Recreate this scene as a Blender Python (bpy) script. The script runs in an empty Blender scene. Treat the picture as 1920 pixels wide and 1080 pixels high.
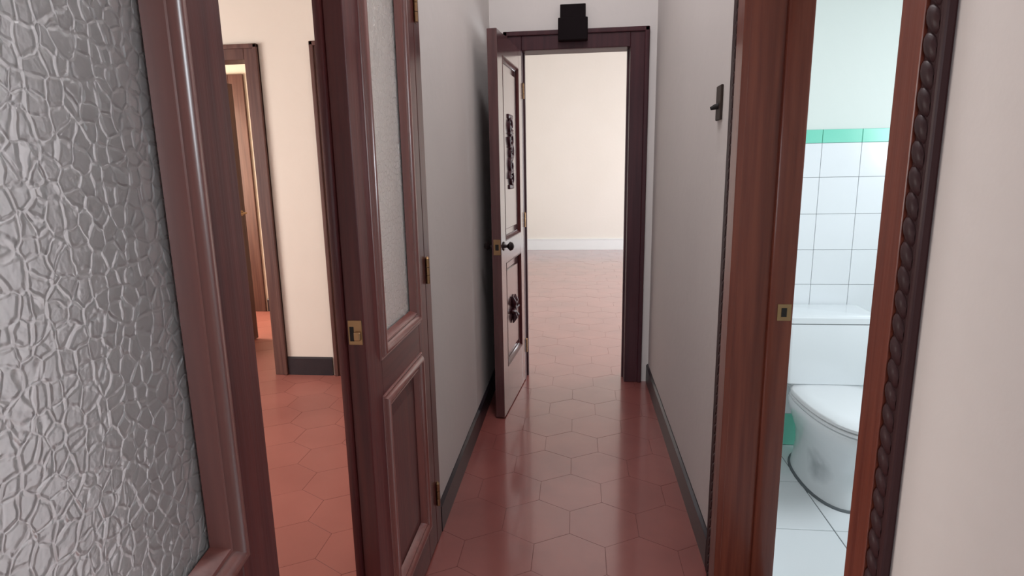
import bpy, bmesh, math, random
from mathutils import Vector, Matrix
random.seed(7)
PI = math.pi
C = bpy.context.scene.collection
S = bpy.context.scene

CH = 3.9      # ceiling height
# ------------------------------------------------------------------ camera
cam = bpy.data.cameras.new('camera'); cam.sensor_width = 36.0; cam.lens = 1116.37/1920*36; cam.clip_start = .02
co = bpy.data.objects.new('camera', cam); C.objects.link(co); S.camera = co
V1 = Vector((123.0, 226.0, -1116.366)).normalized()
V2 = Vector((102.0, -5570.0, -1116.366)).normalized()
upc = -V2; upc = (upc - upc.dot(V1)*V1).normalized(); rtc = V1.cross(upc)
R = Matrix((rtc, V1, upc))
co.matrix_world = Matrix.Translation((0, 0, 1.5)) @ R.to_4x4()

# ------------------------------------------------------------------ exposure, world
S.view_settings.view_transform = 'Standard'; S.view_settings.look = 'None'
S.view_settings.gamma = 1.0; S.view_settings.use_curve_mapping = False
S.view_settings.exposure = 0.0
w = bpy.data.worlds.new('world'); S.world = w; w.use_nodes = True
w.node_tree.nodes['Background'].inputs[0].default_value = (.80, .88, 1, 1)
w.node_tree.nodes['Background'].inputs[1].default_value = 1.0

def area(name, loc, direction, sx, sy, power, col):
    l = bpy.data.lights.new(name, 'AREA'); l.shape = 'RECTANGLE'; l.size = sx; l.size_y = sy
    l.energy = power; l.color = col
    o = bpy.data.objects.new(name, l); C.objects.link(o); o.location = loc
    o.rotation_euler = Vector(direction).to_track_quat('-Z', 'Y').to_euler()
    return o
# daylight entering by unseen windows added to light the rooms (each sits in its window opening)
area('far_room_daylight', (3.93, 7.6, 1.45), (-1, 0, -.05), 2.6, 1.9, 290, (.94, .97, 1))
area('left_room_daylight', (-4.43, 2.0, 1.6), (1, .12, -.12), 1.9, 1.5, 100, (1, .925, .855))
area('beyond_room_daylight', (-4.43, 5.2, 1.6), (1, .1, -.1), 1.1, 1.4, 95, (1, .82, .62))
area('bathroom_daylight', (2.22, 1.9, 1.85), (-1, .15, -.3), 1.0, .8, 32, (.87, .94, 1))
area('hall_daylight', (-.35, -2.93, 1.7), (-.12, 1, -.05), 1.5, 1.5, 52, (.98, .965, 1))
area('corridor_fill_light', (-.03, 2.2, CH-.09), (0, 0, -1), .16, 1.1, 34, (1, .95, .965))  # fill from an added, unseen lamp, lifts the corridor walls

# ------------------------------------------------------------------ materials
def mat(name, col, rough=.5, spec=.5, coat=0, coatr=.1, cior=1.5, metal=0, noise=None, bump=0, bscale=40, stretch=(1, 1, 1), col2=None, nscale=6, objvar=0):
    m = bpy.data.materials.new(name); m.use_nodes = True; nt = m.node_tree; N = nt.nodes; L = nt.links
    b = N['Principled BSDF']
    b.inputs['Base Color'].default_value = (*col, 1); b.inputs['Roughness'].default_value = rough
    b.inputs['Specular IOR Level'].default_value = spec; b.inputs['Metallic'].default_value = metal
    b.inputs['Coat Weight'].default_value = coat; b.inputs['Coat IOR'].default_value = cior; b.inputs['Coat Roughness'].default_value = coatr
    g = N.new('ShaderNodeNewGeometry'); mp = N.new('ShaderNodeMapping'); mp.inputs['Scale'].default_value = stretch
    L.new(g.outputs['Position'], mp.inputs[0])
    if col2:
        n = N.new('ShaderNodeTexNoise'); n.inputs['Scale'].default_value = nscale; n.inputs['Detail'].default_value = 5
        L.new(mp.outputs[0], n.inputs['Vector'])
        r = N.new('ShaderNodeValToRGB'); r.color_ramp.elements[0].position = .3; r.color_ramp.elements[1].position = .7
        r.color_ramp.elements[0].color = (*col, 1); r.color_ramp.elements[1].color = (*col2, 1)
        L.new(n.outputs['Fac'], r.inputs[0]); out = r.outputs[0]
        if objvar:
            oi = N.new('ShaderNodeObjectInfo'); mr = N.new('ShaderNodeMapRange'); mr.inputs[3].default_value = 1-objvar; mr.inputs[4].default_value = 1+objvar
            L.new(oi.outputs['Random'], mr.inputs[0])
            hs = N.new('ShaderNodeHueSaturation'); L.new(mr.outputs[0], hs.inputs['Value']); L.new(out, hs.inputs['Color']); out = hs.outputs[0]
        L.new(out, b.inputs['Base Color'])
    if bump:
        n2 = N.new('ShaderNodeTexNoise'); n2.inputs['Scale'].default_value = bscale; n2.inputs['Detail'].default_value = 4
        L.new(mp.outputs[0], n2.inputs['Vector'])
        bm_ = N.new('ShaderNodeBump'); bm_.inputs['Strength'].default_value = bump; bm_.inputs['Distance'].default_value = .01
        L.new(n2.outputs['Fac'], bm_.inputs['Height']); L.new(bm_.outputs[0], b.inputs['Normal'])
    return m
def wood(name, c1, c2, rough=.36, coat=.2, axis='z', spec=.25):
    st = {'z': (14, 14, .6), 'y': (14, .6, 14), 'x': (.6, 14, 14)}[axis]
    return mat(name, c1, rough, spec, coat, .16, col2=c2, nscale=3.2, stretch=st, bump=.06, bscale=7)

M = {}
M['wood'] = wood('mahogany', (.048, .009, .011), (.098, .022, .020))
M['woody'] = wood('mahogany_rail', (.048, .009, .011), (.098, .022, .020), axis='y')
M['bead'] = wood('highlit_mahogany_bead', (.12, .032, .027), (.19, .058, .047), rough=.35, coat=1)  # base colour lightened to carry the moulding's pink highlights
M['bead'].node_tree.nodes['Principled BSDF'].inputs['Coat IOR'].default_value = 1.8
M['bead'].node_tree.nodes['Principled BSDF'].inputs['Coat Roughness'].default_value = .28
M['woodj'] = wood('mahogany_jamb', (.105, .024, .015), (.18, .048, .028))
M['woodf'] = wood('polished_mahogany', (.055, .018, .020), (.095, .034, .034), rough=.2, coat=1, spec=.5)
M['wood_dark'] = wood('dark_carved_wood', (.022, .007, .009), (.038, .012, .013), rough=.6, coat=.04)
M['wood_frame'] = wood('dark_frame_wood', (.034, .008, .013), (.058, .015, .020), rough=.42, coat=.08)
M['wood_brown'] = wood('brown_frame_wood', (.075, .032, .028), (.13, .06, .048), rough=.5, coat=.12)
M['wall'] = mat('cream_wall_paint', (.60, .575, .56), .75, .3, bump=.12, bscale=22, col2=(.64, .61, .59), nscale=1.5)
M['wall_warm'] = mat('warm_cream_paint', (.72, .65, .58), .75, .3, bump=.1, bscale=22, col2=(.75, .68, .61), nscale=1.5)
M['wall_pale'] = mat('pale_room_paint', (.69, .655, .60), .75, .3, bump=.1, bscale=22, col2=(.71, .675, .625), nscale=1.5)
M['wall_white'] = mat('brightened_hall_paint', (.84, .84, .84), .75, .3, bump=.1, bscale=22, col2=(.86, .86, .86), nscale=1.5)  # hall paint whitened to brighten what shows through the near pane
M['wall_bath'] = mat('pale_green_paint', (.70, .76, .72), .7, .3, bump=.08, bscale=22, col2=(.72, .77, .73), nscale=2)
M['ceiling'] = mat('white_ceiling_paint', (.75, .73, .7), .8)
M['skirt_dark'] = mat('dark_skirting', (.016, .013, .018), .4, .3, coat=.12, col2=(.03, .022, .026), nscale=8)
M['skirt_white'] = mat('white_skirting', (.72, .74, .74), .4)
M['floor'] = mat('red_cement_tile', (.205, .057, .051), .3, .5, coat=1, coatr=.12, cior=1.65, bump=.02, bscale=5, col2=(.275, .083, .071), nscale=3.0, objvar=.04)
M['floor2'] = mat('unwaxed_brightened_red_tile', (.33, .108, .086), .5, .4, coat=.2, coatr=.3, bump=.02, bscale=5, col2=(.40, .138, .11), nscale=2.2, objvar=.03)  # less waxed copy; the left room's brighter light is in its colour
M['grout'] = mat('red_grout', (.14, .042, .037), .6, .3)
M['btile'] = mat('white_glazed_tile', (.80, .84, .86), .15, .5, objvar=.01, col2=(.82, .85, .87), nscale=3)
M['gtile'] = mat('green_glazed_tile', (.20, .66, .50), .2, .5, col2=(.24, .70, .54), nscale=4)
M['bgrout'] = mat('grey_tile_grout', (.45, .48, .5), .8)
M['fgrout'] = mat('dark_floor_grout', (.16, .18, .2), .8)
M['brass'] = mat('brass', (.34, .21, .11), .42, metal=1)
M['black_metal'] = mat('blackened_metal', (.03, .02, .02), .35, metal=.6)
M['hole'] = mat('dark_keyhole', (.01, .008, .007), .8)
M['box'] = mat('blackish_box_paint', (.006, .003, .004), .7, .1)
M['switch'] = mat('brown_switch_plate', (.035, .022, .018), .6, .2)
M['sealant'] = mat('dirty_grey_sealant', (.14, .16, .17), .8)
M['porc'] = mat('white_porcelain', (.82, .86, .88), .12, .5, coat=.4)
M['seat'] = mat('white_seat_plastic', (.83, .85, .86), .3)

def glass_mat():
    m = bpy.data.materials.new('obscured_textured_glass'); m.use_nodes = True; nt = m.node_tree; N = nt.nodes; L = nt.links
    b = N['Principled BSDF']; out = N['Material Output']
    tc = N.new('ShaderNodeTexCoord')
    nz = N.new('ShaderNodeTexNoise'); nz.inputs['Scale'].default_value = 30; nz.inputs['Detail'].default_value = 2
    L.new(tc.outputs['Object'], nz.inputs['Vector'])
    mx = N.new('ShaderNodeVectorMath'); mx.operation = 'MULTIPLY_ADD'; mx.inputs[1].default_value = (.018, .018, .018)
    L.new(nz.outputs['Color'], mx.inputs[0]); L.new(tc.outputs['Object'], mx.inputs[2])
    v = N.new('ShaderNodeTexVoronoi'); v.feature = 'DISTANCE_TO_EDGE'; v.inputs['Scale'].default_value = 50; v.inputs['Randomness'].default_value = .85
    L.new(mx.outputs[0], v.inputs['Vector'])
    r = N.new('ShaderNodeMapRange'); r.inputs[1].default_value = 0; r.inputs[2].default_value = .17; r.interpolation_type = 'SMOOTHSTEP'
    L.new(v.outputs['Distance'], r.inputs[0])
    bp = N.new('ShaderNodeBump'); bp.inputs['Strength'].default_value = .6; bp.inputs['Distance'].default_value = .0026
    n3 = N.new('ShaderNodeTexNoise'); n3.inputs['Scale'].default_value = 170; n3.inputs['Detail'].default_value = 1
    L.new(tc.outputs['Object'], n3.inputs['Vector'])
    ma = N.new('ShaderNodeMath'); ma.operation = 'MULTIPLY_ADD'; ma.inputs[1].default_value = .32
    L.new(n3.outputs['Fac'], ma.inputs[0]); L.new(r.outputs[0], ma.inputs[2]); L.new(ma.outputs[0], bp.inputs['Height'])
    b.inputs['Base Color'].default_value = (.94, .95, .95, 1)
    b.inputs['Roughness'].default_value = .34; b.inputs['Transmission Weight'].default_value = .90
    b.inputs['IOR'].default_value = 1.45
    L.new(bp.outputs[0], b.inputs['Normal'])
    return m
M['glass'] = glass_mat()

# ------------------------------------------------------------------ mesh helpers
class MB:
    def __init__(s): s.bm = bmesh.new()
    def box(s, x0, x1, y0, y1, z0, z1, bev=0, seg=2):
        t = bmesh.new(); bmesh.ops.create_cube(t, size=1)
        for v in t.verts: v.co = Vector(((x0+x1)/2+v.co.x*(x1-x0), (y0+y1)/2+v.co.y*(y1-y0), (z0+z1)/2+v.co.z*(z1-z0)))
        if bev: bmesh.ops.bevel(t, geom=t.edges[:], offset=bev, segments=seg, profile=.5, affect='EDGES')
        s.add(t); return s
    def add(s, t):
        me = bpy.data.meshes.new('t'); t.to_mesh(me); t.free(); s.bm.from_mesh(me); bpy.data.meshes.remove(me)
    def loops(s, rings, closed_u=True, cap=True, wrap=False):
        bm = s.bm; R_ = [[bm.verts.new(p) for p in r] for r in rings]; n = len(R_[0])
        pairs = list(zip(R_, R_[1:])) + ([(R_[-1], R_[0])] if wrap else [])
        for a, b in pairs:
            for i in range(n if closed_u else n-1):
                j = (i+1) % n; bm.faces.new((a[i], a[j], b[j], b[i]))
        if cap and not wrap: bm.faces.new(list(reversed(R_[0]))); bm.faces.new(R_[-1])
        return s
    def tube(s, pts, r, n=8):
        rings = []; pts = [Vector(p) for p in pts]
        for i, p in enumerate(pts):
            d = (pts[min(i+1, len(pts)-1)]-pts[max(i-1, 0)]).normalized()
            a = d.cross(Vector((0.3, .5, .81)))
            if a.length < .1: a = d.cross(Vector((1, 0, 0)))
            a.normalize(); b = d.cross(a)
            rr = r[i] if isinstance(r, (list, tuple)) else r
            rings.append([p+a*rr*math.cos(2*PI*k/n)+b*rr*math.sin(2*PI*k/n) for k in range(n)])
        return s.loops(rings)
    def frame(s, x0, x1, z0, z1, prof, y=0):
        """mitred moulding round a rectangle; prof = [(outward, proud)] ; proud goes to -y"""
        rings = []
        for (sx, sz) in ((-1, -1), (1, -1), (1, 1), (-1, 1)):
            rings.append([Vector(((x0 if sx < 0 else x1)+sx*o, y-h, (z0 if sz < 0 else z1)+sz*o)) for o, h in prof])
        return s.loops(rings, wrap=True)
    def build(s, name, m, parent=None, smooth=None, loc=None):
        bmesh.ops.recalc_face_normals(s.bm, faces=s.bm.faces)
        me = bpy.data.meshes.new(name); s.bm.to_mesh(me); s.bm.free(); me.materials.append(m)
        if smooth is not None:
            for p in me.polygons: p.use_smooth = True
            me.set_sharp_from_angle(angle=math.radians(smooth))
        o = bpy.data.objects.new(name, me); C.objects.link(o)
        if parent: o.parent = parent
        if loc: o.location = loc
        return o
def box(name, m, parent, *a, bev=0, **k): return MB().box(*a, bev=bev).build(name, m, parent, **k)
def struct(o): o['kind'] = 'structure'; return o
def tag(o, label, cat, group=None):
    o['label'] = label; o['category'] = cat
    if group: o['group'] = group
    return o
def empty(name, loc=(0, 0, 0), rz=0):
    o = bpy.data.objects.new(name, None); C.objects.link(o); o.location = loc; o.rotation_euler = (0, 0, rz); o.empty_display_size = .05
    return o
def boxes(name, m, lst, parent=None):
    b = MB()
    for a in lst: b.box(*a)
    return b.build(name, m, parent)

# ------------------------------------------------------------------ shell
XL, XR, YF = -.575, .50, 4.10       # corridor left wall, right wall, far wall
walls = {}
walls['wall_left'] = struct(boxes('wall_left', M['wall'], [(-.73, XL, 2.215, YF, 0, CH), (-.73, XL, .826, 2.215, 2.34, CH)]))
walls['wall_right'] = struct(boxes('wall_right', M['wall'], [(XR, .68, 1.93, YF, 0, CH), (XR, .68, -3, .994, 0, CH), (XR, .68, .994, 1.93, 2.27, CH)]))
struct(boxes('wall_far', M['wall'], [(-.73, -.385, YF, YF+.15, 0, CH), (.35, .68, YF, YF+.15, 0, CH), (-.385, .35, YF, YF+.15, 2.265, CH)]))
struct(boxes('wall_left_room_far', M['wall_warm'], [(-2.255, -1.72, YF, YF+.15, 0, CH), (-.98, -.73, YF, YF+.15, 0, CH), (-1.72, -.98, YF, YF+.15, 2.28, CH),
    (-4.5, -3.03, YF, YF+.15, 0, CH), (-3.03, -2.255, YF, YF+.15, 2.28, CH)]))
def wall_hole(name, m, x0, x1, y0, y1, hy0, hy1, hz0, hz1, axis='y'):
    if axis == 'y': l = [(x0, x1, y0, hy0, 0, CH), (x0, x1, hy1, y1, 0, CH), (x0, x1, hy0, hy1, 0, hz0), (x0, x1, hy0, hy1, hz1, CH)]
    else: l = [(x0, hy0, y0, y1, 0, CH), (hy1, x1, y0, y1, 0, CH), (hy0, hy1, y0, y1, 0, hz0), (hy0, hy1, y0, y1, hz1, CH)]
    return struct(boxes(name, m, l))
struct(boxes('wall_left_room_outer', M['wall_warm'], [(-4.65, -4.5, .72, 1.0, 0, CH), (-4.65, -4.5, 3.0, 4.65, 0, CH), (-4.65, -4.5, 5.75, 6.25, 0, CH),
    (-4.65, -4.5, 1.0, 3.0, 0, .85), (-4.65, -4.5, 1.0, 3.0, 2.35, CH), (-4.65, -4.5, 4.65, 5.75, 0, .9), (-4.65, -4.5, 4.65, 5.75, 2.3, CH)]))
struct(boxes('wall_added_hall_front', M['wall_white'], [(-4.5, -.63, .72, .87, 0, CH), (-.63, XL, .72, .826, 2.34, CH)]))  # invented hall, widened so a lit wall shows through the near pane
struct(boxes('wall_added_hall_left', M['wall_white'], [(-2.55, -2.4, -3.15, .72, 0, CH)]))
struct(boxes('wall_beyond_room_far', M['wall_warm'], [(-4.5, -1.3, 6.1, 6.25, 0, CH)]))
struct(boxes('wall_partition', M['wall_pale'], [(-1.3, -1.15, YF+.15, 11.23, 0, CH)]))
struct(boxes('wall_far_room_end', M['wall_pale'], [(-1.15, 4.15, 11.08, 11.23, 0, CH)]))
wall_hole('wall_far_room_right', M['wall_pale'], 4.0, 4.15, YF+.15, 11.08, 6.3, 8.9, .5, 2.4)
struct(boxes('wall_far_room_front', M['wall_warm'], [(.68, 4.15, YF, YF+.15, 0, CH)]))
bw = struct(boxes('wall_bathroom_back', M['wall_bath'], [(.68, 2.3, 3.14, 3.26, 0, CH)]))
wall_hole('wall_bathroom_right', M['wall_bath'], 2.3, 2.42, .3, 3.26, 1.4, 2.4, 1.45, 2.25)
struct(boxes('wall_bathroom_near', M['wall_bath'], [(.68, 2.3, .2, .3, 0, CH)]))
struct(boxes('wall_rear', M['wall'], [(-2.55, -1.15, -3.15, -3, 0, CH), (.45, .68, -3.15, -3, 0, CH), (-1.15, .45, -3.15, -3, 0, .85), (-1.15, .45, -3.15, -3, 2.55, CH)]))
struct(boxes('ceiling', M['ceiling'], [(-4.65, 4.15, -3.15, 11.23, CH, CH+.12)]))

# ------------------------------------------------------------------ red hexagonal floor tiles
fl = struct(boxes('floor', M['grout'], [(-4.65, 4.15, -3.15, 11.23, -.12, -.0014)]))
Rx = .165
def hexmesh():
    b = bmesh.new(); rr = Rx-.0003
    def ring(r, z): return [b.verts.new((r*math.sin(k*PI/3), r*math.cos(k*PI/3), z)) for k in range(6)]
    a = ring(rr, -.0016); c = ring(rr, -.0006); d = ring(rr-.0007, 0)
    for p, q in ((a, c), (c, d)):
        for i in range(6): b.faces.new((p[i], p[(i+1) % 6], q[(i+1) % 6], q[i]))
    b.faces.new(list(reversed(d))); bmesh.ops.recalc_face_normals(b, faces=b.faces)
    me = bpy.data.meshes.new('tile'); b.to_mesh(me); b.free(); me.materials.append(M['floor']); me.materials.append(M['grout'])
    for p in me.polygons:
        if len(p.vertices) == 4: p.material_index = 1
    return me
hx = hexmesh(); hx2 = hx.copy(); hx2.materials[0] = M['floor2']
px_, py_ = Rx*math.sqrt(3), Rx*1.5
near = []
inv = co.matrix_world.inverted()
for j in range(-20, 40):
    for i in range(-20, 18):
        x = -.028+i*px_+(px_/2 if j % 2 else 0); y = 2.58+j*py_
        if y < -3 or y > 11.2 or x < -4.6 or x > 4.1: continue
        if x > .8 and y < 4: continue
        p = inv @ Vector((x, y, 0)); vis = False; size = 0
        if p.z < -.1:
            u, v = 960+1116.4*p.x/-p.z, 540-1116.4*p.y/-p.z
            # keep to what the doorways show
            if y < 4.3: vis = (480 < u < 1340 and v < 1250 and (y < 4.1))
            else: vis = (975 < u < 1185) or (470 < u < 545)
            if y < 2.2 and -.9 < x < -.575: vis = vis and u > 480
            size = 1/p.z**2
        near.append((-size if vis else 1/(1+abs(p.z)), x, y))
near.sort()
for k, (s_, x, y) in enumerate(near[:300]):
    if s_ > 0: break
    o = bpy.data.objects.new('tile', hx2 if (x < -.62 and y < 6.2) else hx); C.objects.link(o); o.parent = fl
    o.location = (x, y, random.uniform(-.00025, .00025)); o.rotation_euler = (random.uniform(-.0008, .0008), random.uniform(-.0008, .0008), 0)
rest = near[k:] if s_ > 0 else near[300:]
b = bmesh.new()
for s_, x, y in rest:
    n0 = len(b.verts); f0 = len(b.faces); b.from_mesh(hx); b.verts.ensure_lookup_table(); b.faces.ensure_lookup_table()
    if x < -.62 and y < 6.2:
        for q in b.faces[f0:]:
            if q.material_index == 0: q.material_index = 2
    for v in b.verts[n0:]: v.co.x += x; v.co.y += y
me = bpy.data.meshes.new('tile_field'); b.to_mesh(me); b.free()
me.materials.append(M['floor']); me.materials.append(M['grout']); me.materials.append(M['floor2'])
tf = bpy.data.objects.new('tile_field', me); C.objects.link(tf); tf.parent = fl; tf['kind'] = 'stuff'

# ------------------------------------------------------------------ bathroom floor + wall tiles
bf = struct(boxes('floor_bathroom', M['fgrout'], [(.68, 2.3, .3, 3.14, -.001, .006)]))
def tile(parent, m, x0, x1, y0, y1, z0, z1, bev=.0012):
    return MB().box(x0, x1, y0, y1, z0, z1, bev=bev, seg=1).build('tile', m, parent)
xs = [.68, 1.06, 1.45, 1.84, 2.23, 2.3]; ys = [3.13, 2.735, 2.34, 1.945, 1.55, 1.155, .76, .365, .3]
for x0, x1 in zip(xs, xs[1:]):
    for y1, y0 in zip(ys, ys[1:]): tile(bf, M['btile'], x0+.002, x1-.002, y0+.002, y1-.002, .004, .010)
cols = [.68]+[1.0+.1835*k for k in range(0, 8)]+[2.3]
cols = [c for c in cols if c <= 2.3]
rows = [(.0, .19, 'gtile'), (.19, .354, 'btile'), (.354, .534, 'btile'), (.534, .714, 'btile'), (.714, .894, 'btile'), (.894, 1.071, 'btile'),
        (1.071, 1.251, 'btile'), (1.251, 1.431, 'btile'), (1.431, 1.595, 'btile'), (1.595, 1.66, 'gtile')]
boxes('grout_backing', M['bgrout'], [(.68, 2.3, 3.134, 3.1405, 0, 1.66)], bw)
for z0, z1, m in rows:
    for x0, x1 in zip(cols, cols[1:]):
        if x1-x0 > .02: tile(bw, M[m], x0+.0009, x1-.0009, 3.126, 3.137, max(z0, .011)+.0009, z1-.0009)

# ------------------------------------------------------------------ skirting boards
def skirt(name, m, x0, x1, y0, y1, h, side):
    """side: '+x','-x','-y' = the way the face looks"""
    b = MB(); t = .014; c = .012
    if side == '+x': prof = lambda yy: [(x0, yy, 0), (x0+t, yy, 0), (x0+t, yy, h-c), (x0+.004, yy, h), (x0, yy, h)]; b.loops([prof(y0), prof(y1)])
    elif side == '-x': prof = lambda yy: [(x0, yy, 0), (x0-t, yy, 0), (x0-t, yy, h-c), (x0-.004, yy, h), (x0, yy, h)]; b.loops([prof(y0), prof(y1)])
    else: prof = lambda xx: [(xx, y0, 0), (xx, y0-t, 0), (xx, y0-t, h-c), (xx, y0-.004, h), (xx, y0, h)]; b.loops([prof(x0), prof(x1)])
    return struct(b.build(name, m))
skirt('baseboard_left', M['skirt_dark'], XL, 0, 2.22, YF, .125, '+x')
skirt('baseboard_right', M['skirt_dark'], XR, 0, 2.075, YF, .13, '-x')
skirt('baseboard_left_room', M['skirt_dark'], -2.17, -1.82, YF, YF, .14, '-y')
skirt('baseboard_left_room', M['skirt_dark'], -4.5, -3.115, YF, YF, .14, '-y')
skirt('baseboard_beyond_room', M['skirt_dark'], -3.40, -1.3, 6.1, 6.1, .14, '-y')
sk = MB(); sk.box(-1.15, 4.0, 11.06, 11.08, 0, .19); sk.box(-1.15, 4.0, 11.052, 11.08, .19, .205)
struct(sk.build('baseboard_far_room', M['skirt_white']))

# ------------------------------------------------------------------ generic door frame round an opening in a y=const wall
def frame_y(name, x0, x1, z1, y, depth, cw, m, proud=.02, stop=True):
    e = struct(empty(name, ((x0+x1)/2, y, 0)))
    ox, oy = (x0+x1)/2, y
    def cas(prof_z0, xa, xb, za, zb, nm):
        return MB().box(xa-ox, xb-ox, -proud, .0, za, zb, bev=.004).build(nm, m, e)
    for xa, xb, nm in ((x0-cw, x0, 'casing'), (x1, x1+cw, 'casing')):
        MB().box(xa-ox, xb-ox, -proud, 0, 0, z1+cw, bev=.004).box((xa if xa < x0 else xb-.03)-ox, (xa+.03 if xa < x0 else xb)-ox, -proud-.012, 0, 0, z1+cw, bev=.006).build(nm, m, e)
    MB().box(x0-ox, x1-ox, -proud, 0, z1, z1+cw, bev=.004).box(x0-cw-ox, x1+cw-ox, -proud-.012, 0, z1+cw-.03, z1+cw, bev=.006).build('head_casing', m, e)
    for xa, xb in ((x0-.02, x0), (x1, x1+.02)): box('jamb', m, e, xa-ox, xb-ox, 0, depth, 0, z1, bev=.002)
    box('head_jamb', m, e, x0-.02-ox, x1+.02-ox, 0, depth, z1, z1+.02, bev=.002)
    for xa, xb in ((x0, x0+.012), (x1-.012, x1)): box('door_stop', m, e, xa-ox, xb-ox, depth-.07, depth-.03, 0, z1)
    for xa, xb in ((x0-cw, x0), (x1, x1+cw)): box('casing', m, e, xa-ox, xb-ox, depth, depth+proud, 0, z1+cw, bev=.004)
    return e
frame_y('trim_far_door', -.366, .333, 2.25, YF, .15, .118, M['wood_frame'])
frame_y('trim_left_room_door', -3.01, -2.27, 2.265, YF, .15, .10, M['wood_brown'])
frame_y('trim_left_room_second_door', -1.70, -1.00, 2.265, YF, .15, .10, M['wood_brown'])
e = struct(empty('trim_beyond_room', (-3.5, 6.1, 0)))
box('casing', M['wood_brown'], e, -.08, .08, -.025, 0, 0, 2.5, bev=.005)
box('casing', M['wood_brown'], e, -.95, -.79, -.025, 0, 0, 2.5, bev=.005)
box('head_casing', M['wood_brown'], e, -.79, -.08, -.025, 0, 2.36, 2.5, bev=.005)
box('door_panel', M['wood_brown'], e, -.79, -.08, -.012, 0, 0.005, 2.36, bev=.003)

# ------------------------------------------------------------------ bathroom door frame in the right wall (x = const), carved moulding
e3 = struct(empty('trim_bathroom_door', (XR, 1.4725, 0)))
oy = 1.4725; Y0, Y1 = 1.008, 1.915; ZT = 2.25
def ebox(nm, m, x0, x1, y0, y1, z0, z1, bev=.003): return MB().box(x0-XR, x1-XR, y0-oy, y1-oy, z0, z1, bev=bev).build(nm, m, e3)
# jambs: the far one faces the camera, with rebate and stop
ebox('jamb', M['woodj'], .485, .675, Y1, Y1+.018, 0, ZT)
MB().box(.600-XR, .675-XR, Y1-.014-oy, Y1+.001-oy, 0, ZT, bev=.006).build('door_stop', M['woodj'], e3, 40)
ebox('jamb', M['woodj'], .485, .675, Y0-.018, Y0, 0, ZT)
ebox('head_jamb', M['woodj'], .485, .675, Y0-.018, Y1+.018, ZT, ZT+.02)
for s, ya in ((-1, Y0), (1, Y1)):
    def rg(a, b): return (ya+s*a, ya+s*b) if s > 0 else (ya+s*b, ya+s*a)
    k1, k2, k3 = (.062, .092, .106) if s < 0 else (.075, .110, .150)
    a, b_ = rg(-.002, k1); ebox('casing', M['woodj'], .480, XR, a, b_, 0, ZT+.064, bev=.0012)
    a, b_ = rg(k2, k3); ebox('outer_moulding', M['wood_dark'], .484, XR, a, b_, 0, ZT+.14, bev=.004)
    a, b_ = rg(k1, k2)
    m_ = MB().box(.486-XR, 0, a-oy, b_-oy, 0, ZT+.1)
    z = .012; yc = (a+b_)/2-oy
    while z < ZT+.1:
        # one carved lobe, tilted
        rings = []
        for k in range(7):
            t = -1+2*k/6; rad = math.sqrt(max(.0, 1-t*t)); rad = max(rad, .12)
            rings.append([Vector((.487-XR-.0085*(rad**.6)*max(0.0, math.sin(q*PI/6))*(1.25-.09*q), yc+t*(k2-k1)*.5, z-s*t*.008+.019*(rad**.4)*math.cos(q*PI/6))) for q in range(0, 7)])
        m_.loops(rings, closed_u=False, cap=False)
        z += .0365
    m_.build('carved_moulding', M['wood_dark'], e3, 45)
ebox('head_casing', M['woodj'], .480, XR, Y0, Y1, ZT, ZT+.064)
ebox('head_moulding', M['wood_dark'], .476, XR, Y0-.106, Y1+.15, ZT+.104, ZT+.14, bev=.004)
ebox('head_fillet', M['wood_dark'], .484, XR, Y0-.09, Y1+.11, ZT+.064, ZT+.1)
ebox('threshold', M['woodj'], .49, .682, Y0, Y1, -.001, .014)
sp = ebox('strike_plate', M['brass'], .626, .668, Y1-.017, Y1-.0135, 1.015, 1.068, bev=.001)
box('keyhole', M['hole'], sp, .638-XR, .654-XR, Y1-.0185-oy, Y1-.016-oy, 1.028, 1.056)

# ------------------------------------------------------------------ double door frame in the left wall
e4 = struct(empty('trim_double_door', (XL, 1.48, 0)))
def fbox(nm, m, x0, x1, y0, y1, z0, z1, bev=.003): return MB().box(x0-XL, x1-XL, y0-1.48, y1-1.48, z0, z1, bev=bev).build(nm, m, e4)
fbox('jamb', M['wood'], -.74, -.563, 2.137, 2.215, 0, 2.34)
fbox('jamb', M['wood_dark'], -.63, -.563, .718, .826, 0, 2.34)
fbox('casing', M['wood_dark'], -.69, -.563, .700, .718, 0, 2.34)
fbox('head_jamb', M['wood'], -.74, -.563, .826, 2.137, 2.27, 2.34)

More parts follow.
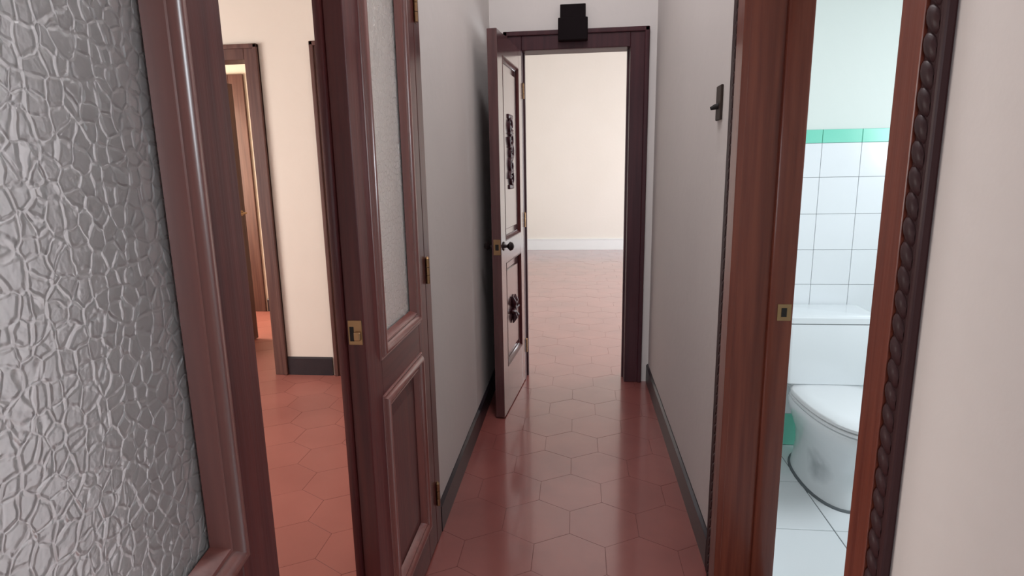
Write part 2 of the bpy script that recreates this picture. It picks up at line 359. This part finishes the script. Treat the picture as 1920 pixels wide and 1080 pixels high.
# ------------------------------------------------------------------ door leaves
GP = [(-.003, -.016), (.002, .0), (.005, .005), (.009, .005), (.011, .0), (.015, .008), (.021, .014), (.027, .014), (.032, .008), (.034, .001), (.036, .004), (.039, .004), (.041, .0), (.041, -.016)]   # bead (outward, proud)
GP = [(o*1.35, h*(1.15 if h > 0 else 1)) for o, h in GP]
def leaf(name, wd, side, thick=.05):
    """local: x from hinge(0) to free edge(wd), front face at y=0 looking to -y, body behind"""
    e = empty(name)
    st = .122; z_g0, z_g1, z_p0, z_p1, top = 1.017, 2.10, .20, .80, 2.26
    MBx = lambda *a, **k: MB().box(*a, **k)
    MBx(0, st, 0, thick, .008, top, bev=.003).build('stile', M['wood'], e)
    MBx(wd-st, wd, 0, thick, .008, top, bev=.004).build('stile', M['wood'], e)
    MBx(st, wd-st, .0005, thick-.0005, z_g1+.04, top).build('top_rail', M['woody'], e)
    MBx(st, wd-st, .0005, thick-.0005, z_p1+.035, z_g0-.038).build('middle_rail', M['woody'], e)
    MBx(st, wd-st, .0005, thick-.0005, .008, z_p0-.035).build('bottom_rail', M['woody'], e)
    g = MBx(st+.018, wd-st-.018, .018, .022, z_g0-.015, z_g1+.015).build('glass_pane', M['glass'], e)
    x0, x1 = st+.043, wd-st-.043
    MB().frame(x0, x1, z_g0, z_g1, GP).build('glazing_bead', M['bead'], e, 50)
    back = [(o, -h) for o, h in GP]
    MB().frame(x0, x1, z_g0, z_g1, back, y=thick).build('glazing_bead', M['bead'], e, 50)
    MB().frame(x0, x1, z_p0, z_p1, GP).build('panel_moulding', M['bead'], e, 50)
    MB().frame(x0, x1, z_p0, z_p1, back, y=thick).build('panel_moulding', M['bead'], e, 50)
    p = MB()
    p.box(st+.005, wd-st-.005, .017, thick-.017, z_p0-.03, z_p1+.03)
    q = [(0, -.016), (0, 0.001), (-.008, .006), (-.008, .006)]
    xi0, xi1, zi0, zi1 = x0+.045, x1-.045, z_p0+.05, z_p1-.05
    p.loops([[(x0+.012, .017, z_p0+.012), (x1-.012, .017, z_p0+.012), (x1-.012, .017, z_p1-.012), (x0+.012, .017, z_p1-.012)],
             [(xi0, .008, zi0), (xi1, .008, zi0), (xi1, .008, zi1), (xi0, .008, zi1)]])
    p.build('panel', M['wood'], e)
    return e
def hinge(parent, x, y, z, h=.095, m='brass'):
    b = MB(); b.tube([(x, y, z-h/2), (x, y, z-h*.17)], .0075, 10); b.tube([(x, y, z-h*.15), (x, y, z+h*.15)], .0075, 10); b.tube([(x, y, z+h*.17), (x, y, z+h/2)], .0075, 10)
    b.tube([(x, y, z+h/2), (x, y, z+h/2+.008)], [.009, .003], 10); b.box(x+.003, x+.024, y+.005, y+.008, z-h/2, z+h/2)
    return b.build('hinge', M[m], parent, 40)


# the fixed leaf: closed in the left wall plane, its free edge towards the camera
L1 = leaf('glazed_door_leaf', .655, 1)
tag(L1, 'closed textured-glass door leaf, edge lock facing the camera, hinged where the corridor wall begins', 'door')
L1.location = (-.563, 1.48, 0); L1.rotation_euler = (0, 0, PI/2)
for z in (.215, 1.13, 2.05): hinge(L1, .668, -.007, z)
MB().box(-.014, .03, .05, .072, .008, 2.26, bev=.008).build('astragal', M['wood'], L1, 40)
lp = MB().box(-.0025, .001, .006, .044, 1.045, 1.112, bev=.001).build('lock_plate', M['brass'], L1)
MB().box(-.013, -.001, .009, .026, 1.058, 1.082, bev=.003).build('latch_bolt', M['brass'], lp)
MB().box(-.0035, -.001, .028, .040, 1.055, 1.095, bev=.001).build('keyhole', M['hole'], lp)

# the other leaf: swung right round into the corridor, almost against the near wall
L2 = leaf('glazed_door_leaf', .655, 1)
tag(L2, 'nearest door leaf with large grey textured glass pane, swung open along the left', 'door')
a = math.atan2(.9917, -.129)
L2.location = (-.483-.655*math.cos(a), .82-.655*math.sin(a), 0); L2.rotation_euler = (0, 0, a)
for z in (.215, 1.13, 2.05): hinge(L2, .664, .052, z)

# ------------------------------------------------------------------ far door, opened into the corridor, carved panels
L3 = empty('panelled_door_leaf', (-.436, 3.385, 0), math.atan2(.715, .07))
tag(L3, 'carved panelled wooden door standing open at the far end of the corridor', 'door')
W3, T3, TP = .722, .056, 2.245; RD = .024
BX = lambda nm, m, *a, bev=.003: MB().box(*a, bev=bev).build(nm, M[m], L3)
px0, px1 = .135, .590
BX('stile', 'woodf', 0, px0, 0, T3, .008, TP); BX('stile', 'woodf', px1, W3, 0, T3, .008, TP)
BX('top_rail', 'woodf', px0, px1, .0005, T3-.0005, 2.12, TP, bev=0)
BX('middle_rail', 'woodf', px0, px1, .0005, T3-.0005, .94, 1.085, bev=0)
BX('bottom_rail', 'woodf', px0, px1, .0005, T3-.0005, .008, .30, bev=0)
BOL = [(-.016, -.026), (-.016, -.020), (-.010, -.016), (-.003, -.004), (.0, .0015), (.006, .0015), (.006, -.026)]
def scroll(cx, cz, r, turns, s, y=.008, rot=0, n=26):
    return [(cx+s*(r*(1-.8*k/n))*math.cos(rot+turns*2*PI*k/n), y, cz+(r*(1-.8*k/n))*math.sin(rot+turns*2*PI*k/n)) for k in range(n+1)]
for z0, z1, kind in ((1.085, 2.12, 'u'), (.30, .94, 'l')):
    pn = MB().box(px0-.004, px1+.004, RD, T3-.020, z0-.004, z1+.004)
    pn.loops([[(px0+.05, RD, z0+.05), (px1-.05, RD, z0+.05), (px1-.05, RD, z1-.05), (px0+.05, RD, z1-.05)],
              [(px0+.058, .013, z0+.058), (px1-.058, .013, z0+.058), (px1-.058, .013, z1-.058), (px0+.058, .013, z1-.058)]])
    panel = pn.build('panel', M['woodf'], L3)
    MB().frame(px0, px1, z0, z1, BOL).build('panel_moulding', M['wood'], L3, 50)
    MB().frame(px0, px1, z0, z1, [(o, -h) for o, h in BOL], y=T3).build('panel_moulding', M['wood'], L3, 50)
    c = MB(); xm = (px0+px1)/2
    if kind == 'u':
        zc = 1.60
        for i, zz in enumerate((1.44, 1.52, 1.60, 1.68, 1.76)):
            c.tube(scroll(xm, zz, .062, 1.3, 1 if i % 2 else -1, rot=i), [.011]*20+[.008]*7)
        for zz in (1.39, 1.81): c.box(xm-.065, xm+.065, 0.004, .015, zz-.014, zz+.014, bev=.005)
        for zz in (1.48, 1.56, 1.64, 1.72): c.tube([(xm-.05, .008, zz-.01), (xm, .003, zz), (xm+.05, .008, zz+.01)], .009)
    else:
        for k in range(6):
            t = k*PI/3
            c.tube([(xm+.02*math.cos(t), .006, .61+.02*math.sin(t)), (xm+.05*math.cos(t+.2), -.004, .61+.06*math.sin(t+.2)), (xm+.075*math.cos(t), .006, .61+.10*math.sin(t))], [.012, .018, .005])
        c.tube([(xm, .012, .61), (xm, -.008, .61), (xm, -.014, .61)], [.028, .024, .008], 12)
    c.build('carved_ornament', M['wood_frame'], panel, 60)
# knob + edge plate
kx, kz = .062, 1.055
for sgn, y0 in ((-1, 0), (1, T3)):
    kn = MB()
    kn.tube([(kx, y0, kz), (kx, y0+sgn*.006, kz)], [.028, .024], 16)
    kn.tube([(kx, y0+sgn*p, kz) for p in (.004, .022, .030, .040, .055, .062)], [.010, .009, .018, .027, .022, .008], 16)
    kn.build('door_knob', M['black_metal'], L3, 50)
lp = MB().box(-.0025, .001, .004, .046, 1.01, 1.10, bev=.001).build('lock_plate', M['brass'], L3)
MB().box(-.0045, -.001, .015, .035, 1.038, 1.072, bev=.001).build('latch_bolt', M['hole'], lp)
for z in (.25, 1.15, 2.0): hinge(L3, W3+.006, -.004, z)

# ------------------------------------------------------------------ doors of the left room
L4 = empty('brown_door_leaf', (-2.93, 5.03, 0), math.radians(-4.5))
tag(L4, 'brown door leaf with brass lever, standing open beyond the left room doorway', 'door')
def b4(nm, m, *a, bev=.003): return MB().box(*a, bev=bev).build(nm, M[m], L4)
b4('stile', 'wood_brown', -.045, 0, -.11, 0, .01, 2.25); b4('stile', 'wood_brown', -.045, 0, -.73, -.62, .01, 2.25)
for z0, z1, nm in ((2.13, 2.25, 'top_rail'), (.92, 1.07, 'middle_rail'), (.01, .25, 'bottom_rail')): b4(nm, 'wood_brown', -.045, 0, -.62, -.11, z0, z1)
for z0, z1 in ((1.07, 2.13), (.25, .92)):
    b4('panel', 'wood_brown', -.035, -.012, -.62, -.11, z0, z1)
h = MB(); h.tube([(.0, -.06, 1.16), (.008, -.06, 1.16)], [.026, .024], 14); h.tube([(0, -.06, 1.16), (.045, -.06, 1.16)], .008); h.tube([(.045, -.055, 1.16), (.048, -.10, 1.16), (.046, -.16, 1.155)], [.009, .009, .007])
h.build('door_handle', M['brass'], L4, 50)
h = MB(); h.tube([(-.045, -.06, 1.16), (-.09, -.06, 1.16)], .008); h.tube([(-.09, -.055, 1.16), (-.092, -.16, 1.155)], [.009, .007])
h.build('door_handle', M['brass'], L4, 50)

L5 = empty('closed_brown_door', (-1.35, 4.19, 0))
tag(L5, 'closed door in the left room wall, mostly hidden behind the closed glazed leaf', 'door')
def b5(nm, *a, bev=.003): return MB().box(*a, bev=bev).build(nm, M['wood_brown'], L5)
b5('stile', -.348, -.24, -.02, .02, .01, 2.26); b5('stile', .24, .348, -.02, .02, .01, 2.26)
for z0, z1, nm in ((2.14, 2.26, 'top_rail'), (.92, 1.07, 'middle_rail'), (.01, .25, 'bottom_rail')): b5(nm, -.24, .24, -.02, .02, z0, z1)
for z0, z1 in ((1.07, 2.14), (.25, .92)): b5('panel', -.24, .24, -.008, .008, z0, z1)

# ------------------------------------------------------------------ box over the far door, switch on the right wall
bx = empty('wall_box', (-.033, YF-.035, 2.29))
tag(bx, 'small blackish box fixed over the top of the far door frame', 'box')
MB().box(-.093, .093, -.055, 0.003, 0, .135, bev=.005).build('casing', M['box'], bx)
MB().box(-.080, .080, -.045, .033, .13, .215, bev=.004).build('back_plate', M['box'], bx)
sw = empty('light_switch', (XR, 2.25, 1.655))
tag(sw, 'small dark brown switch plate on the right wall beside the bathroom door frame', 'switch')
MB().box(-.009, 0, -.036, .036, 0, .118, bev=.003).build('switch_plate', M['switch'], sw)
MB().tube([(-.008, .0, .048), (-.018, .0, .046), (-.034, .0, .040)], [.011, .010, .006], 10).build('toggle', M['hole'], sw, 50)

# ------------------------------------------------------------------ unseen ceiling lamp added to brighten the corridor (above the frame)
cl = empty('added_ceiling_lamp', (-.03, 2.2, CH))
tag(cl, 'long white unseen ceiling lamp added to brighten the corridor', 'lamp')
MB().box(-.11, .11, -.6, .6, -.075, 0, bev=.01).build('housing', M['skirt_white'], cl)

# ------------------------------------------------------------------ toilet
T = empty('toilet', (1.20, 2.78, .010))
tag(T, 'white porcelain toilet with closed lid against the bathroom back wall', 'toilet')
def egg(z, rx, yf, yb, n=36, yc=0.0, p=2.3, x=0):
    """yf: reach to the front (-y), yb: reach to the back"""
    r = []
    for k in range(n):
        t = 2*PI*k/n; cs, sn = math.cos(t), math.sin(t)
        X = rx*math.copysign(abs(cs)**(2/p), cs); Y = math.copysign(abs(sn)**(2/p), sn)*(yb if sn > 0 else yf)
        r.append(Vector((x+X, yc+Y, z)))
    return r
b = MB()
b.loops([egg(0, .140, .30, .27), egg(.02, .136, .295, .27), egg(.06, .128, .28, .26), egg(.14, .122, .28, .25), egg(.22, .135, .33, .24), egg(.29, .163, .385, .23), egg(.345, .182, .43, .22), egg(.385, .188, .445, .21), egg(.392, .184, .44, .205)])
bowl = b.build('bowl', M['porc'], T, 60)
MB().loops([egg(-.004, .150, .312, .28), egg(.007, .147, .308, .28), egg(.009, .138, .298, .27)]).build('sealant', M['sealant'], T, 60)
MB().loops([egg(.397, .176, .43, .16), egg(.398, .187, .447, .165), egg(.408, .189, .45, .165), egg(.411, .184, .445, .16)]).build('seat', M['seat'], T, 50)
MB().loops([egg(.4165, .178, .432, .15), egg(.417, .186, .444, .155), egg(.430, .187, .446, .155), egg(.437, .178, .432, .15), egg(.440, .12, .34, .1)]).build('lid', M['seat'], T, 60)
for sx in (-.07, .07): MB().tube([(sx-.02, .155, .425), (sx+.02, .155, .425)], .011, 10).build('lid_hinge', M['seat'], T, 50)
def rrect(z, hx_, y0, y1, r, n=5):
    pts = []
    for cx, cy, a0 in ((hx_-r, y1-r, 0), (-hx_+r, y1-r, 90), (-hx_+r, y0+r, 180), (hx_-r, y0+r, 270)):
        for k in range(n+1):
            t = math.radians(a0+90*k/n); pts.append(Vector((cx+r*math.cos(t), cy+r*math.sin(t), z)))
    return pts
MB().loops([rrect(.37, .12, .12, .335, .04), rrect(.43, .13, .10, .335, .04)]).build('tank_shelf', M['porc'], T, 60)
MB().loops([rrect(.435, .190, .095, .325, .03), rrect(.445, .198, .085, .335, .03), rrect(.735, .208, .075, .338, .03), rrect(.742, .206, .077, .338, .03)]).build('tank', M['porc'], T, 40)
lid = MB().loops([rrect(.745, .206, .077, .338, .03), rrect(.748, .210, .072, .338, .03), rrect(.774, .210, .072, .338, .03), rrect(.782, .202, .080, .334, .03)]).build('tank_lid', M['porc'], T, 40)

# grime on the foot of the bowl: a stain with a place of its own
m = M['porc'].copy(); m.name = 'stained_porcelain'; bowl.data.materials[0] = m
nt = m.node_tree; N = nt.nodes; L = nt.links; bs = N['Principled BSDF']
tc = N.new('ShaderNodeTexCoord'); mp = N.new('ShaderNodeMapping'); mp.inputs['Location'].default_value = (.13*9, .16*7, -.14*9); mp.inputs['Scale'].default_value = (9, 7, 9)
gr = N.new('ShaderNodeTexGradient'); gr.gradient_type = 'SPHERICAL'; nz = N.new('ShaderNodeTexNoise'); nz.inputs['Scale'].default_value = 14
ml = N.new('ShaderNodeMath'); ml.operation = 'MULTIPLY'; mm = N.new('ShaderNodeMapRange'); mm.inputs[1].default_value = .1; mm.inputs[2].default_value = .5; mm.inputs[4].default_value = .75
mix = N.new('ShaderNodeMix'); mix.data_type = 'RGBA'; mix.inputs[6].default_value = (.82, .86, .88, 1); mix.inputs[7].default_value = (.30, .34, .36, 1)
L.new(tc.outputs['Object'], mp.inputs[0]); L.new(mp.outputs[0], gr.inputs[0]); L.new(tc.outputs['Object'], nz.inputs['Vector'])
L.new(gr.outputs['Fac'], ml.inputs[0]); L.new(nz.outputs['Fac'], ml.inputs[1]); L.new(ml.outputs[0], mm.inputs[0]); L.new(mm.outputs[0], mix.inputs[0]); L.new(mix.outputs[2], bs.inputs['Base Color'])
